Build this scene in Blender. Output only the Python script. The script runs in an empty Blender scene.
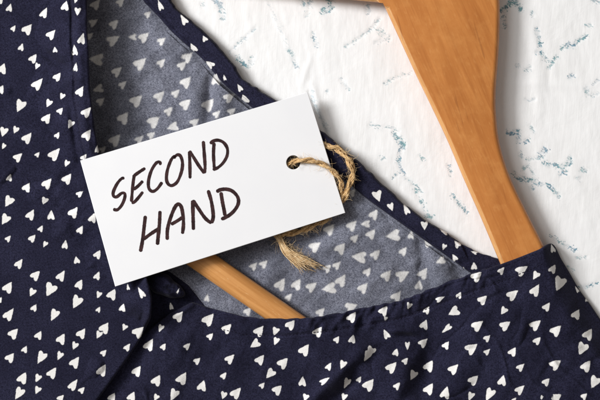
import bpy, bmesh, math, random
import numpy as np
from mathutils import Vector

random.seed(7)
S = 0.0005            # metres per photo pixel: the picture is about 30 cm wide
HC = 1800.0           # camera height in pixels (0.9 m)
scene = bpy.context.scene
COL = scene.collection


def wpt(x, y, z):
    """measured photo position + height (all in px) -> metres (perspective removed)"""
    k = 1.0 - np.asarray(z, float) / HC
    return (np.asarray(x, float) - 300.0) * k * S, (200.0 - np.asarray(y, float)) * k * S, np.asarray(z, float) * S


# ------------------------------------------------------------------ numeric helpers
def _hash(ix, iy, seed):
    h = np.sin(ix * 127.1 + iy * 311.7 + seed * 74.7) * 43758.5453
    return h - np.floor(h)


def vnoise(x, y, seed=0):
    x = np.asarray(x, float); y = np.asarray(y, float)
    ix = np.floor(x); iy = np.floor(y)
    fx = x - ix; fy = y - iy
    fx = fx * fx * fx * (fx * (fx * 6 - 15) + 10); fy = fy * fy * fy * (fy * (fy * 6 - 15) + 10)
    a = _hash(ix, iy, seed); b = _hash(ix + 1, iy, seed)
    c = _hash(ix, iy + 1, seed); d = _hash(ix + 1, iy + 1, seed)
    return (a + (b - a) * fx + (c - a) * fy + (a - b - c + d) * fx * fy) * 2 - 1


def fbm(x, y, seed=0, n=3):
    t = 0; amp = 1.0
    for k in range(n):
        t = t + amp * vnoise(x * 2 ** k, y * 2 ** k, seed + 13 * k); amp *= 0.5
    return t


def aniso(x, y, ang, lu, lv, seed, n=2):
    c, s = math.cos(math.radians(ang)), math.sin(math.radians(ang))
    return fbm((x * c + y * s) / lu, (-x * s + y * c) / lv, seed, n)


def sstep(a, b, v):
    t = np.clip((np.asarray(v, float) - a) / (b - a), 0, 1)
    return t * t * (3 - 2 * t)


def smooth_interp(pts, sig=4.0):
    pts = sorted(pts)
    xs = np.array([p[0] for p in pts], float); ys = np.array([p[1] for p in pts], float)
    g = np.arange(xs[0], xs[-1] + .5, 0.5); v = np.interp(g, xs, ys)
    k = np.arange(-int(6 * sig), int(6 * sig) + 1) * 0.5
    w = np.exp(-k * k / (2 * sig * sig)); w /= w.sum()
    n = len(k) // 2
    lo = v[0] + (v[1] - v[0]) * np.arange(-n, 0); hi = v[-1] + (v[-1] - v[-2]) * np.arange(1, n + 1)
    v2 = np.convolve(np.concatenate([lo, v, hi]), w, 'valid')
    return lambda q: np.interp(q, g, v2)


def seg_dist(x, y, p, q):
    px, py = p; qx, qy = q
    dx, dy = qx - px, qy - py
    t = np.clip(((x - px) * dx + (y - py) * dy) / (dx * dx + dy * dy), 0, 1)
    return np.hypot(x - px - t * dx, y - py - t * dy), t


def poly_dist(x, y, pts):
    d = np.full(np.shape(x), 1e9)
    for p, q in zip(pts[:-1], pts[1:]):
        d = np.minimum(d, seg_dist(x, y, p, q)[0])
    return d


def crease(x, y, p, q, w, amp):
    d, t = seg_dist(x, y, p, q)
    return amp * np.exp(-(d / w) ** 2) * (0.35 + 0.65 * np.sin(np.pi * np.clip(t, .02, .98)))


def catmull(pts, n=10):
    P = [np.array(p, float) for p in pts]
    P = [2 * P[0] - P[1]] + P + [2 * P[-1] - P[-2]]
    out = []
    for i in range(1, len(P) - 2):
        for k in range(n):
            t = k / n
            out.append(0.5 * (2 * P[i] + (P[i + 1] - P[i - 1]) * t + (2 * P[i - 1] - 5 * P[i] + 4 * P[i + 1] - P[i + 2]) * t * t
                              + (-P[i - 1] + 3 * P[i] - 3 * P[i + 1] + P[i + 2]) * t ** 3))
    out.append(P[-2])
    return np.array(out)


# ------------------------------------------------------------------ objects
def thing(name, label, cat, loc=(0, 0, 0)):
    o = bpy.data.objects.new(name, None); COL.objects.link(o)
    o.location = loc; o.empty_display_size = 0.02
    o['label'] = label; o['category'] = cat
    return o


def link(name, me, mat, parent=None, smooth=True):
    o = bpy.data.objects.new(name, me); COL.objects.link(o)
    me.materials.append(mat)
    if smooth:
        me.polygons.foreach_set('use_smooth', [True] * len(me.polygons))
    if parent:
        o.parent = parent
        o.location = -Vector(parent.location)
    return o


def grid_mesh(name, X, Y, Z, attrs=None, flip=False):
    m, n = X.shape
    wx, wy, wz = wpt(X, Y, Z)
    co = np.stack([wx, wy, wz], -1).reshape(-1, 3)
    idx = np.arange(m * n).reshape(m, n)
    q = np.stack([idx[:-1, :-1], idx[:-1, 1:], idx[1:, 1:], idx[1:, :-1]], -1).reshape(-1, 4)
    if flip: q = q[:, ::-1]
    me = bpy.data.meshes.new(name)
    me.vertices.add(len(co)); me.vertices.foreach_set('co', co.astype(np.float32).ravel())
    me.loops.add(q.size); me.loops.foreach_set('vertex_index', q.astype(np.int32).ravel())
    me.polygons.add(len(q)); me.polygons.foreach_set('loop_start', np.arange(0, q.size, 4, dtype=np.int32))
    me.update(calc_edges=True)
    for k, v in (attrs or {}).items():
        a = me.attributes.new(k, 'FLOAT', 'POINT'); a.data.foreach_set('value', v.astype(np.float32).ravel())
    return me


def bm_mesh(bm, name):
    bmesh.ops.recalc_face_normals(bm, faces=bm.faces)
    me = bpy.data.meshes.new(name); bm.to_mesh(me); bm.free(); return me


def tube_into(V, F, pts, rad, k=6):
    """append a tube along pts (N,3 in px) to vertex/face lists, rad scalar or array"""
    pts = np.asarray(pts, float); N = len(pts)
    rad = np.broadcast_to(rad, (N,))
    T = np.gradient(pts, axis=0); T /= np.linalg.norm(T, axis=1)[:, None] + 1e-9
    up = np.array([0.13, 0.21, 1.0]); n = np.cross(T[0], up); n /= np.linalg.norm(n)
    base = len(V)
    for i in range(N):
        n = n - T[i] * n.dot(T[i]); n /= np.linalg.norm(n) + 1e-9
        b = np.cross(T[i], n)
        for j in range(k):
            a = 2 * math.pi * j / k
            p = pts[i] + rad[i] * (math.cos(a) * n + math.sin(a) * b)
            V.append(p)
    for i in range(N - 1):
        for j in range(k):
            j2 = (j + 1) % k
            F.append((base + i * k + j, base + i * k + j2, base + (i + 1) * k + j2, base + (i + 1) * k + j))
    F.append(tuple(base + j for j in range(k))[::-1]); F.append(tuple(base + (N - 1) * k + j for j in range(k)))


def vf_mesh(name, V, F):
    V = np.array(V); x, y, z = wpt(V[:, 0], V[:, 1], V[:, 2])
    me = bpy.data.meshes.new(name)
    me.from_pydata(np.stack([x, y, z], -1).tolist(), [], F); me.update()
    bm = bmesh.new(); bm.from_mesh(me); bmesh.ops.recalc_face_normals(bm, faces=bm.faces); bm.to_mesh(me); bm.free()
    return me


# ------------------------------------------------------------------ materials
class NT:
    def __init__(self, name):
        self.mat = bpy.data.materials.new(name); self.mat.use_nodes = True
        self.t = self.mat.node_tree; self.b = self.t.nodes['Principled BSDF']

    def n(self, typ, ins=None, **kw):
        nd = self.t.nodes.new(typ)
        for k, v in kw.items(): setattr(nd, k, v)
        for k, v in (ins or {}).items():
            s = nd.inputs[k]
            if isinstance(v, bpy.types.NodeSocket): self.t.links.new(v, s)
            else: s.default_value = v
        return nd

    def math(self, op, a, b=0.0, c=0.0, clamp=False):
        return self.n('ShaderNodeMath', {0: a, 1: b, 2: c}, operation=op, use_clamp=clamp).outputs[0]

    def mix(self, f, a, b):
        nd = self.n('ShaderNodeMix', data_type='RGBA')
        for i, v in ((0, f), (6, a), (7, b)):
            if isinstance(v, bpy.types.NodeSocket): self.t.links.new(v, nd.inputs[i])
            else: nd.inputs[i].default_value = v if i == 0 else (tuple(v) + (1,))[:4]
        return nd.outputs[2]

    def ss(self, v, a, b, lo=0.0, hi=1.0):
        return self.n('ShaderNodeMapRange', {'Value': v, 'From Min': a, 'From Max': b, 'To Min': lo, 'To Max': hi}, interpolation_type='SMOOTHSTEP').outputs[0]

    def coords(self, rot=0.0, scale=(1, 1, 1)):
        c = self.n('ShaderNodeTexCoord').outputs['Object']
        c = self.n('ShaderNodeMapping', {'Vector': c, 'Rotation': (0, 0, math.radians(rot))}).outputs[0]
        return self.n('ShaderNodeMapping', {'Vector': c, 'Scale': scale}).outputs[0]

    def noise(self, vec, scale, detail=2.0, rough=.5, dist=0.0):
        return self.n('ShaderNodeTexNoise', {'Vector': vec, 'Scale': scale, 'Detail': detail, 'Roughness': rough, 'Distortion': dist}).outputs['Fac']

    def bump(self, h, strength, dist):
        nd = self.n('ShaderNodeBump', {'Height': h, 'Strength': strength, 'Distance': dist})
        self.t.links.new(nd.outputs[0], self.b.inputs['Normal'])

    def out(self, **kw):
        for k, v in kw.items():
            s = self.b.inputs[k.replace('_', ' ')]
            if isinstance(v, bpy.types.NodeSocket): self.t.links.new(v, s)
            else: s.default_value = v
        return self.mat


def mat_cloth(name, dark, light, heart, edge, weave_rot, contrast, inner=False):
    m = NT(name)
    c = m.coords()
    # thread grain: two crossed, stretched noises, plus coarser lint
    cu = m.coords(weave_rot, (1, .33, 1)); cv = m.coords(weave_rot, (.33, 1, 1))
    nu = m.noise(cu, 2600, 1.0); nv = m.noise(cv, 2600, 1.0)
    grain = m.math('MULTIPLY', m.math('ADD', nu, nv), .5)
    lint = m.noise(c, 1300 if not inner else 1900, 4.0, .7)
    patch = m.noise(c, 60, 3.0, .6)
    g = m.math('ADD', m.math('MULTIPLY', grain, .65), m.math('MULTIPLY', lint, .35))
    f = m.ss(g, .5 - contrast, .5 + contrast)
    f = m.math('MULTIPLY', f, m.ss(patch, .25, .75, .6, 1.2))
    base = m.mix(f, dark, light)
    # white hearts: signed distance in pixels stored on the cloth
    sd = m.n('ShaderNodeAttribute', attribute_name='heart').outputs['Fac']
    wob = m.math('MULTIPLY', m.math('SUBTRACT', m.noise(c, 900, 2.0), .5), 1.0 if not inner else 1.6)
    mask = m.ss(m.math('ADD', sd, wob), -edge, edge, 1.0, 0.0)
    hc = m.mix(m.ss(g, .3, .7), tuple(h * .86 for h in heart), heart)
    if inner:
        mask = m.math('MULTIPLY', mask, m.ss(g, .3, .62, .8, .97))
    colr = m.mix(mask, base, hc)
    m.bump(m.math('ADD', m.math('MULTIPLY', grain, .6), m.math('MULTIPLY', lint, .7)), .55, .00035)
    return m.out(Base_Color=colr, Roughness=.92, Specular_IOR_Level=.12, Sheen_Weight=.07, Sheen_Roughness=.4)


M_navy = mat_cloth('navy_heart_cotton', (.0042, .0038, .0115), (.026, .0262, .056), (.82, .805, .78), .35, 28, .20)
M_back = mat_cloth('cotton_wrong_side', (.050, .053, .074), (.26, .272, .335), (.74, .73, .72), .95, 38, .19, True)


def mat_plain_navy():
    m = NT('navy_thread')
    g = m.noise(m.coords(), 1500, 3.0, .6)
    return m.out(Base_Color=m.mix(g, (.006, .005, .012), (.028, .025, .05)), Roughness=.9, Specular_IOR_Level=.1)


M_thread = mat_plain_navy()


def mat_board():
    m = NT('white_plaster_paint')
    c = m.coords()
    vd = m.n('ShaderNodeAttribute', attribute_name='vein').outputs['Fac']
    vs = m.n('ShaderNodeAttribute', attribute_name='veintone').outputs['Fac']
    wob = m.math('MULTIPLY', m.math('SUBTRACT', m.noise(c, 420, 5.0, .75), .5), 9.0)
    core = m.ss(m.math('ADD', vd, wob), -1.3, .3, 1.0, 0.0)
    dens = m.ss(m.math('ADD', vd, wob), -1.6, 4.2, 1.0, 0.0)
    fl = m.noise(m.coords(32, (.5, 1, 1)), 1150, 3.0, .65)
    thr = m.math('SUBTRACT', .70, m.math('MULTIPLY', dens, .235))
    fleck = m.ss(m.math('SUBTRACT', fl, thr), -.015, .06)
    fl2 = m.noise(m.coords(-40, (.35, 1, 1)), 700, 3.0, .65)
    fleck2 = m.ss(m.math('SUBTRACT', fl2, m.math('SUBTRACT', .74, m.math('MULTIPLY', dens, .235))), -.015, .08)
    patch = m.ss(m.noise(c, 330, 3.0, .6), .38, .56, .25, 1.0)
    f = m.math('MAXIMUM', m.math('MULTIPLY', core, m.ss(fl, .40, .58, .1, .75)), m.math('MULTIPLY', m.math('MAXIMUM', fleck, fleck2), m.ss(dens, .02, .3)))
    f = m.math('MULTIPLY', f, patch)
    halo = m.math('MULTIPLY', dens, m.math('MULTIPLY', m.ss(m.noise(c, 260, 3.0), .42, .7), .22))
    f = m.math('MAXIMUM', f, halo)
    tone = m.noise(c, 90, 2.0)
    teal = m.mix(m.ss(tone, .38, .62), (.045, .25, .38), (.10, .35, .37))
    teal = m.mix(m.ss(m.noise(c, 1200, 2.0), .35, .7), teal, (.04, .12, .19))
    f = m.math('MULTIPLY', m.math('MULTIPLY', f, vs), .86)
    stain = m.noise(c, 22, 4.0, .6)
    white = m.mix(m.ss(stain, .3, .7), (.865, .865, .862), (.89, .892, .895))
    streak = m.noise(m.coords(4, (1, .06, 1)), 260, 4.0, .65)
    white = m.mix(m.math('MULTIPLY', m.ss(streak, .55, .8), .10), white, (.62, .62, .63))
    spk = m.math('MULTIPLY', m.ss(m.noise(c, 700, 3.0, .7), .70, .78), .35)
    white = m.mix(spk, white, (.45, .50, .52))
    colr = m.mix(f, white, teal)
    brush = m.noise(m.coords(6, (1, .09, 1)), 700, 4.0, .65)
    h = m.math('ADD', m.math('MULTIPLY', m.noise(c, 55, 6.0, .62, .6), 1.0), m.math('ADD', m.math('MULTIPLY', streak, .45), m.math('MULTIPLY', brush, .22)))
    m.bump(h, .19, .0014)
    return m.out(Base_Color=colr, Roughness=.55, Specular_IOR_Level=.3)


def mat_wood(name='varnished_beech', k=(1, 1, 1)):
    m = NT(name)
    ang = 67
    cl = m.coords(ang, (.12, 1, 1))
    cs = m.coords(ang, (.035, 1, 1))
    c = m.coords()
    n1 = m.noise(cl, 160, 5.0, .6, .4)
    n2 = m.noise(cs, 900, 3.0, .6)
    blot = m.noise(c, 34, 4.0, .6, .5)
    fleck = m.noise(m.coords(ang, (.25, 1, 1)), 900, 2.0, .6)
    col = m.mix(m.ss(n1, .3, .72), (.44, .170, .045), (.58, .252, .077))
    col = m.mix(m.math('MULTIPLY', m.ss(blot, .35, .75), .55), col, (.50, .195, .052))
    col = m.mix(m.math('MULTIPLY', m.ss(n2, .56, .75), .22), col, (.30, .10, .025))
    col = m.mix(m.math('MULTIPLY', m.ss(fleck, .56, .75), .30), col, (.66, .34, .13))
    dash = m.math('MULTIPLY', m.ss(m.noise(m.coords(ang + 8, (.06, 1, 1)), 420, 2.0, .5, .2), .69, .74), .45)
    col = m.mix(dash, col, (.24, .085, .025))
    grainl = m.noise(m.coords(ang, (.045, 1, 1)), 320, 6.0, .68, .8)
    col = m.mix(m.math('MULTIPLY', m.ss(grainl, .48, .70), .46), col, (.36, .125, .030))
    mott = m.noise(c, 120, 4.0, .65)
    col = m.mix(m.math('MULTIPLY', m.ss(mott, .45, .75), .30), col, (.68, .34, .12))
    col = m.n('ShaderNodeMix', {6: col, 7: k + (1,), 0: 1.0}, data_type='RGBA', blend_type='MULTIPLY', clamp_result=False).outputs[2]
    m.bump(m.math('ADD', n2, n1), .08, .0006)
    return m.out(Base_Color=col, Roughness=.36, Specular_IOR_Level=.4, Coat_Weight=.15, Coat_Roughness=.3)


def mat_paper():
    m = NT('white_card')
    c = m.coords()
    n = m.noise(c, 60, 3.0); f = m.noise(c, 1800, 4.0, .7)
    col = m.mix(m.ss(n, .3, .7), (.875, .88, .90), (.89, .895, .912))
    m.bump(f, .06, .0002)
    return m.out(Base_Color=col, Roughness=.6, Specular_IOR_Level=.25)


def mat_ink():
    m = NT('dark_brown_marker_ink')
    n = m.noise(m.coords(), 420, 4.0, .6)
    return m.out(Base_Color=m.mix(m.ss(n, .3, .7), (.019, .008, .009), (.058, .026, .027)), Roughness=.6, Specular_IOR_Level=.2)


def mat_jute(name, a, b):
    m = NT(name)
    c = m.coords()
    n = m.noise(c, 700, 4.0, .65); p = m.noise(c, 2600, 3.0, .7)
    col = m.mix(m.ss(n, .3, .7), a, b)
    col = m.mix(m.math('MULTIPLY', m.ss(p, .5, .75), .5), col, tuple(v * .45 for v in a))
    m.bump(p, .6, .0003)
    return m.out(Base_Color=col, Roughness=.8, Specular_IOR_Level=.2, Sheen_Weight=.1)


M_board = mat_board(); M_wood = mat_wood('varnished_beech', (1.05, .955, .81)); M_lit_edge = mat_wood('varnished_beech_lit', (1.24, 1.55, 2.0)); M_paper = mat_paper(); M_ink = mat_ink()
M_jute = mat_jute('jute_twine_fibre', (.50, .29, .115), (.80, .57, .30))
M_fray = mat_jute('jute_loose_fibre', (.60, .38, .17), (.88, .69, .43))

# ------------------------------------------------------------------ printed hearts (measured tile by tile, 5x)
# entry: x, y (tile px), length (tile px), direction of the tip in degrees
T_LEFT = {
    (0, 0): [(48, 38, 46, 75), (4, 4, 34, 55), (222, 62, 64, 66, .75), (140, 143, 66, 52), (68, 140, 36, 55), (107, 235, 42, 70), (327, 28, 56, 80),
             (388, 57, 46, 262), (378, 4, 26, 250), (258, 170, 60, 50), (275, 248, 32, 90), (168, 290, 56, 55), (185, 331, 38, 245), (12, 342, 62, 65),
             (205, 394, 34, 50), (288, 382, 52, 48), (410, 192, 64, 78, .8), (373, 250, 64, 98, .6), (378, 335, 52, 82, .65)],
    (0, 80): [(190, 22, 64, 50), (290, 1, 26, 250), (6, 45, 50, 60), (100, 130, 74, 244), (310, 82, 38, 245), (243, 117, 46, 245), (302, 153, 40, 50),
              (235, 190, 60, 52), (352, 222, 50, 245), (18, 260, 56, 250), (78, 250, 42, 245), (138, 287, 66, 52), (287, 275, 38, 55), (18, 332, 34, 245),
              (188, 372, 32, 55), (92, 384, 56, 48), (275, 372, 68, 45), (332, 398, 26, 245), (402, 55, 60, 56), (435, 158, 66, 52), (437, 272, 66, 56),
              (485, 345, 42, 85, .7), (420, 386, 42, 55)],
    (0, 160): [(88, 6, 36, 55), (270, 1, 24, 250), (333, 18, 40, 245), (48, 88, 42, 72), (135, 135, 54, 62), (238, 115, 66, 48), (338, 92, 64, 50),
               (400, 168, 42, 40), (222, 205, 44, 250), (42, 208, 64, 240), (25, 298, 64, 240), (155, 272, 62, 62), (255, 275, 56, 88), (370, 260, 66, 56),
               (205, 342, 38, 60), (402, 348, 48, 66), (465, 288, 58, 66), (42, 392, 38, 45), (163, 390, 48, 50), (330, 398, 26, 245)],
    (0, 240): [(42, 8, 38, 60), (155, 10, 46, 55), (225, 22, 36, 245), (325, 22, 52, 78, .8), (490, 70, 52, 55), (97, 117, 58, 56), (383, 100, 42, 100),
               (180, 175, 62, 52), (307, 178, 64, 58), (398, 220, 58, 60), (487, 178, 48, 65), (42, 235, 68, 58), (160, 263, 48, 245), (250, 250, 80, 244),
               (382, 316, 68, 240), (373, 291, 34, 262), (493, 275, 42, 245), (172, 338, 44, 58), (47, 374, 66, 55), (270, 380, 62, 240), (256, 358, 32, 265),
               (493, 347, 34, 60), (1, 298, 34, 60)],
    (0, 320): [(55, 3, 28, 245), (70, 65, 66, 50), (195, 75, 50, 60), (308, 93, 62, 58), (410, 65, 62, 58), (493, 75, 46, 245), (125, 146, 42, 60),
               (373, 130, 46, 245), (53, 187, 58, 52), (205, 193, 66, 238), (196, 162, 34, 265), (298, 180, 50, 245), (377, 210, 68, 56), (115, 288, 70, 60),
               (263, 263, 68, 56), (188, 292, 48, 245), (493, 255, 42, 60), (94, 372, 64, 238), (84, 346, 34, 265), (187, 352, 46, 245), (368, 323, 72, 56, .8),
               (410, 350, 40, 50), (305, 390, 46, 48)],
    (100, 240): [(62, 270, 64, 60), (205, 262, 70, 118, .6), (113, 338, 46, 75), (140, 235, 36, 95, .6)],
    (100, 320): [(25, 38, 66, 58), (122, 38, 38, 245), (195, 58, 72, 44), (138, 135, 46, 58), (20, 163, 40, 48), (12, 250, 72, 60)],
}
T_FRONT = {
    (0, 320): [(483, 362, 46, 60)],
    (100, 240): [(395, 380, 64, 52)],
    (200, 240): [(45, 395, 78, 52), (348, 180, 5, 0)],
    (100, 320): [(303, 42, 44, 250), (248, 123, 70, 62), (318, 132, 40, 55), (395, 5, 32, 90), (437, 130, 44, 50), (187, 253, 64, 60), (285, 300, 66, 58),
                 (413, 290, 76, 56), (487, 203, 44, 45), (368, 380, 62, 240), (354, 357, 32, 265), (493, 323, 38, 60), (62, 385, 52, 60), (160, 382, 56, 65),
                 (280, 388, 38, 245)],
    (200, 320): [(38, 10, 42, 60), (137, 40, 62, 50), (52, 80, 42, 48), (298, 53, 66, 50), (377, 58, 50, 250), (455, 22, 62, 52), (380, 107, 46, 250),
                 (274, 122, 62, 215), (152, 193, 62, 45), (302, 197, 62, 52), (418, 213, 68, 45), (120, 277, 44, 55), (350, 270, 64, 225), (312, 326, 38, 50),
                 (488, 310, 52, 40), (3, 203, 40, 60), (12, 328, 62, 75), (118, 377, 44, 255), (183, 363, 72, 50), (390, 347, 64, 42)],
    (300, 320): [(92, 57, 62, 55), (265, 8, 42, 250), (185, 97, 40, 55), (262, 95, 50, 75), (25, 148, 70, 56), (430, 70, 60, 118, .8), (335, 182, 66, 240, .8),
                 (352, 158, 62, 235), (480, 160, 46, 72), (145, 232, 46, 56), (213, 225, 52, 245), (460, 235, 70, 46), (125, 303, 66, 32, .6), (12, 307, 56, 88),
                 (232, 317, 62, 248, .8), (297, 296, 38, 60), (347, 322, 74, 54), (487, 328, 46, 50), (28, 388, 42, 250), (220, 387, 44, 255)],
    (400, 320): [(123, 22, 56, 66), (232, 45, 70, 218, .55), (390, 25, 72, 40), (437, 90, 44, 40), (118, 112, 58, 45), (37, 130, 46, 270, .7), (232, 125, 48, 60),
                 (360, 140, 72, 35), (437, 158, 40, 40), (28, 203, 42, 50), (147, 228, 68, 58), (270, 243, 66, 48), (65, 277, 58, 245), (370, 298, 66, 45),
                 (490, 298, 42, 45), (147, 343, 70, 58), (228, 363, 70, 70), (447, 378, 66, 240), (437, 354, 34, 262), (353, 382, 50, 250)],
    (500, 320): [(28, 25, 66, 40), (180, 22, 70, 40), (283, 50, 72, 45), (188, 102, 50, 45), (443, 70, 68, 55), (410, 145, 76, 242), (65, 157, 54, 60),
                 (105, 235, 50, 40), (280, 220, 70, 40), (433, 228, 70, 55), (12, 302, 62, 78), (233, 308, 50, 50), (102, 347, 62, 45), (472, 312, 76, 242),
                 (422, 380, 42, 50), (283, 387, 66, 32), (210, 392, 32, 245), (72, 398, 30, 50)],
    (500, 240): [(263, 42, 50, 110, .7), (265, 143, 54, 58), (110, 150, 72, 35), (8, 152, 46, 50), (178, 178, 50, 235), (297, 220, 86, 248), (178, 250, 70, 55),
                 (65, 272, 72, 40), (235, 332, 52, 50), (385, 248, 40, 115, .5), (433, 298, 26, 100), (383, 370, 60, 62), (18, 355, 46, 240)],
    (400, 240): [(385, 180, 68, 42), (415, 297, 60, 45), (268, 360, 66, 212), (45, 330, 40, 250), (135, 350, 46, 60), (202, 298, 48, 30, .7), (195, 325, 28, 250),
                 (297, 275, 40, 60)],
    (300, 240): [(420, 352, 60, 55), (262, 384, 66, 55), (428, 394, 26, 250)],
}
T_BACK = {
    (80, 0): [(80, 20, 62, 50), (205, 8, 52, 45), (340, 70, 40, 40), (68, 110, 50, 30), (172, 118, 58, 45), (50, 178, 42, 40), (168, 198, 76, 35), (262, 185, 46, 180),
              (322, 183, 66, 38), (410, 203, 50, 40), (80, 297, 82, 172), (187, 355, 64, 42), (303, 315, 78, 46), (408, 312, 52, 45), (497, 330, 40, 40)],
    (80, 70): [(215, 72, 50, 40), (90, 95, 60, 200), (285, 150, 76, 40), (400, 128, 70, 42), (480, 115, 50, 40), (105, 155, 50, 40), (220, 237, 72, 50), (445, 203, 54, 45),
               (372, 255, 76, 40), (462, 285, 66, 200), (178, 347, 76, 45), (298, 345, 54, 40), (357, 325, 46, 40), (115, 395, 40, 40), (185, 8, 56, 42)],
    (170, 0): [(90, 283, 66, 45), (62, 325, 56, 45), (82, 398, 60, 42)],
    (170, 60): [(82, 108, 70, 45), (33, 165, 50, 40), (80, 218, 68, 46), (195, 220, 76, 48), (228, 95, 66, 95), (298, 185, 66, 30), (235, 268, 48, 42), (20, 325, 64, 200),
                (125, 310, 54, 45), (310, 255, 50, 40)],
    (300, 140): [(262, 262, 46, 50), (300, 238, 34, 50), (375, 368, 58, 50)],
    (350, 200): [(215, 178, 80, 185), (122, 70, 60, 55), (78, 120, 50, 180), (108, 168, 62, 50), (12, 125, 64, 50), (25, 190, 50, 45), (45, 285, 80, 172), (130, 270, 62, 45),
                 (268, 255, 54, 50), (88, 358, 50, 50), (185, 375, 64, 50), (265, 375, 76, 32), (368, 365, 66, 55), (452, 305, 56, 200), (385, 212, 62, 118, .7), (305, 175, 44, 80)],
    (300, 240): [(78, 30, 70, 36), (205, 40, 68, 50), (187, 125, 50, 45), (138, 140, 50, 45), (208, 200, 72, 55), (145, 242, 80, 192), (60, 232, 66, 40), (318, 238, 62, 48),
                 (485, 280, 66, 48), (258, 335, 70, 22), (105, 360, 56, 45)],
    (400, 240): [(95, 225, 54, 80)],
    (260, 200): [(350, 145, 68, 50)],
    (200, 240): [(320, 118, 50, 45), (405, 220, 74, 60), (485, 220, 66, 60), (445, 285, 46, 50), (270, 130, 46, 45), (240, 355, 50, 50), (35, 290, 40, 80)],
}
T_BAND = {
    (170, 0): [(68, 97, 62, 122, .75), (172, 192, 36, 120), (115, 238, 56, 115, .8), (198, 322, 52, 140), (272, 388, 36, 110, .6)],
    (80, 0): [(400, 25, 62, 115, .65)],
    (170, 60): [(348, 138, 46, 120, .8), (372, 195, 56, 110), (228, 95, 60, 80)],
    (300, 140): [(388, 280, 64, 290), (455, 335, 46, 290)],
    (350, 200): [(208, 35, 44, 300), (280, 45, 66, 110, .55), (372, 128, 50, 270), (470, 158, 54, 150, .6), (470, 235, 36, 250)],
    (400, 240): [(220, 35, 36, 250), (285, 20, 44, 130), (272, 88, 42, 120), (370, 130, 44, 95), (318, 150, 36, 95, .7)],
    (420, 200): [(270, 262, 40, 160, .6), (350, 268, 34, 160, .6)],
}


def hearts(tiles, sc=5.0):
    out = []
    for (ox, oy), L in tiles.items():
        for h in L:
            if h[2] < 10: continue
            q = (ox + h[0] / sc, oy + h[1] / sc, h[2] / sc, h[3], h[4] if len(h) > 4 else 1.0, (ox, oy))
            # a heart cut by a tile border was measured twice: keep one
            for k, p in enumerate(out):
                if p[5] != q[5] and math.hypot(p[0] - q[0], p[1] - q[1]) < 5.5:
                    out[k] = (p if p[2] >= q[2] else q); break
            else:
                out.append(q)
    # a small heart printed into a big one reads as one long heart
    drop = set()
    for i, p in enumerate(out):
        for k, q in enumerate(out):
            if i != k and p[2] < 9 and q[2] > p[2] * 1.3 and math.hypot(p[0] - q[0], p[1] - q[1]) < 6.8:
                drop.add(i); out[k] = (q[0], q[1] - .8, q[2] * 1.16, q[3], .86 * q[4], q[5]); break
    return [q[:5] for i, q in enumerate(out) if i not in drop]


HALF = [(.52, 0), (.36, .11), (.12, .255), (-.12, .385), (-.29, .44), (-.42, .42), (-.485, .33), (-.475, .22), (-.42, .11), (-.34, .0)]
UNIT = np.array(HALF + [(x, -y) for x, y in HALF[-2:0:-1]])


def poly_sdf(px, py, poly):
    d = np.full(px.shape, 1e9); inside = np.zeros(px.shape, bool)
    n = len(poly)
    for i in range(n):
        a = poly[i]; b = poly[(i + 1) % n]
        d = np.minimum(d, seg_dist(px, py, a, b)[0])
        c = ((a[1] > py) != (b[1] > py)) & (px < (b[0] - a[0]) * (py - a[1]) / (b[1] - a[1] + 1e-12) + a[0])
        inside ^= c
    return np.where(inside, -d, d)


def heart_field(X, Y, hs, seed=1):
    rng = np.random.RandomState(seed)
    F = np.full(X.shape, 6.0)
    xf = X.ravel(); yf = Y.ravel(); Ff = F.ravel()
    order = np.argsort(xf); xs = xf[order]
    for (hx, hy, L, ang, wid) in hs:
        L = L * .86
        P = UNIT * (1 + rng.uniform(-.035, .035, UNIT.shape)) + rng.uniform(-.013, .013, UNIT.shape)
        P = P * np.array([L, L * .93 * wid * rng.uniform(.92, 1.08)])
        a = math.radians(ang + rng.uniform(-4, 4))
        Q = np.stack([hx + P[:, 0] * math.cos(a) - P[:, 1] * math.sin(a), hy - P[:, 0] * math.sin(a) - P[:, 1] * math.cos(a)], -1)
        lo, hi = np.searchsorted(xs, [hx - L - 5, hx + L + 5])
        s = order[lo:hi]; s = s[np.abs(yf[s] - hy) < L + 5]
        if len(s) == 0: continue
        Ff[s] = np.minimum(Ff[s], poly_sdf(xf[s], yf[s], Q))
    return Ff.reshape(X.shape)


def out_of_frame_hearts(x0, x1, y0, y1, ang, seed):
    """the print goes on past the edge of the picture"""
    rng = np.random.RandomState(seed); out = []
    for i, gx in enumerate(np.arange(x0, x1, 17.0)):
        for gy in np.arange(y0, y1, 17.0):
            x = gx + rng.uniform(-5, 5); y = gy + rng.uniform(-5, 5) + (i % 2) * 8
            if -6 < x < 606 and -6 < y < 406: continue
            big = rng.rand() < .6
            out.append((x, y, (12.5 if big else 8.5), ang + rng.uniform(-8, 8) + (180 if rng.rand() < .35 else 0), 1.0))
    return out


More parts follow.
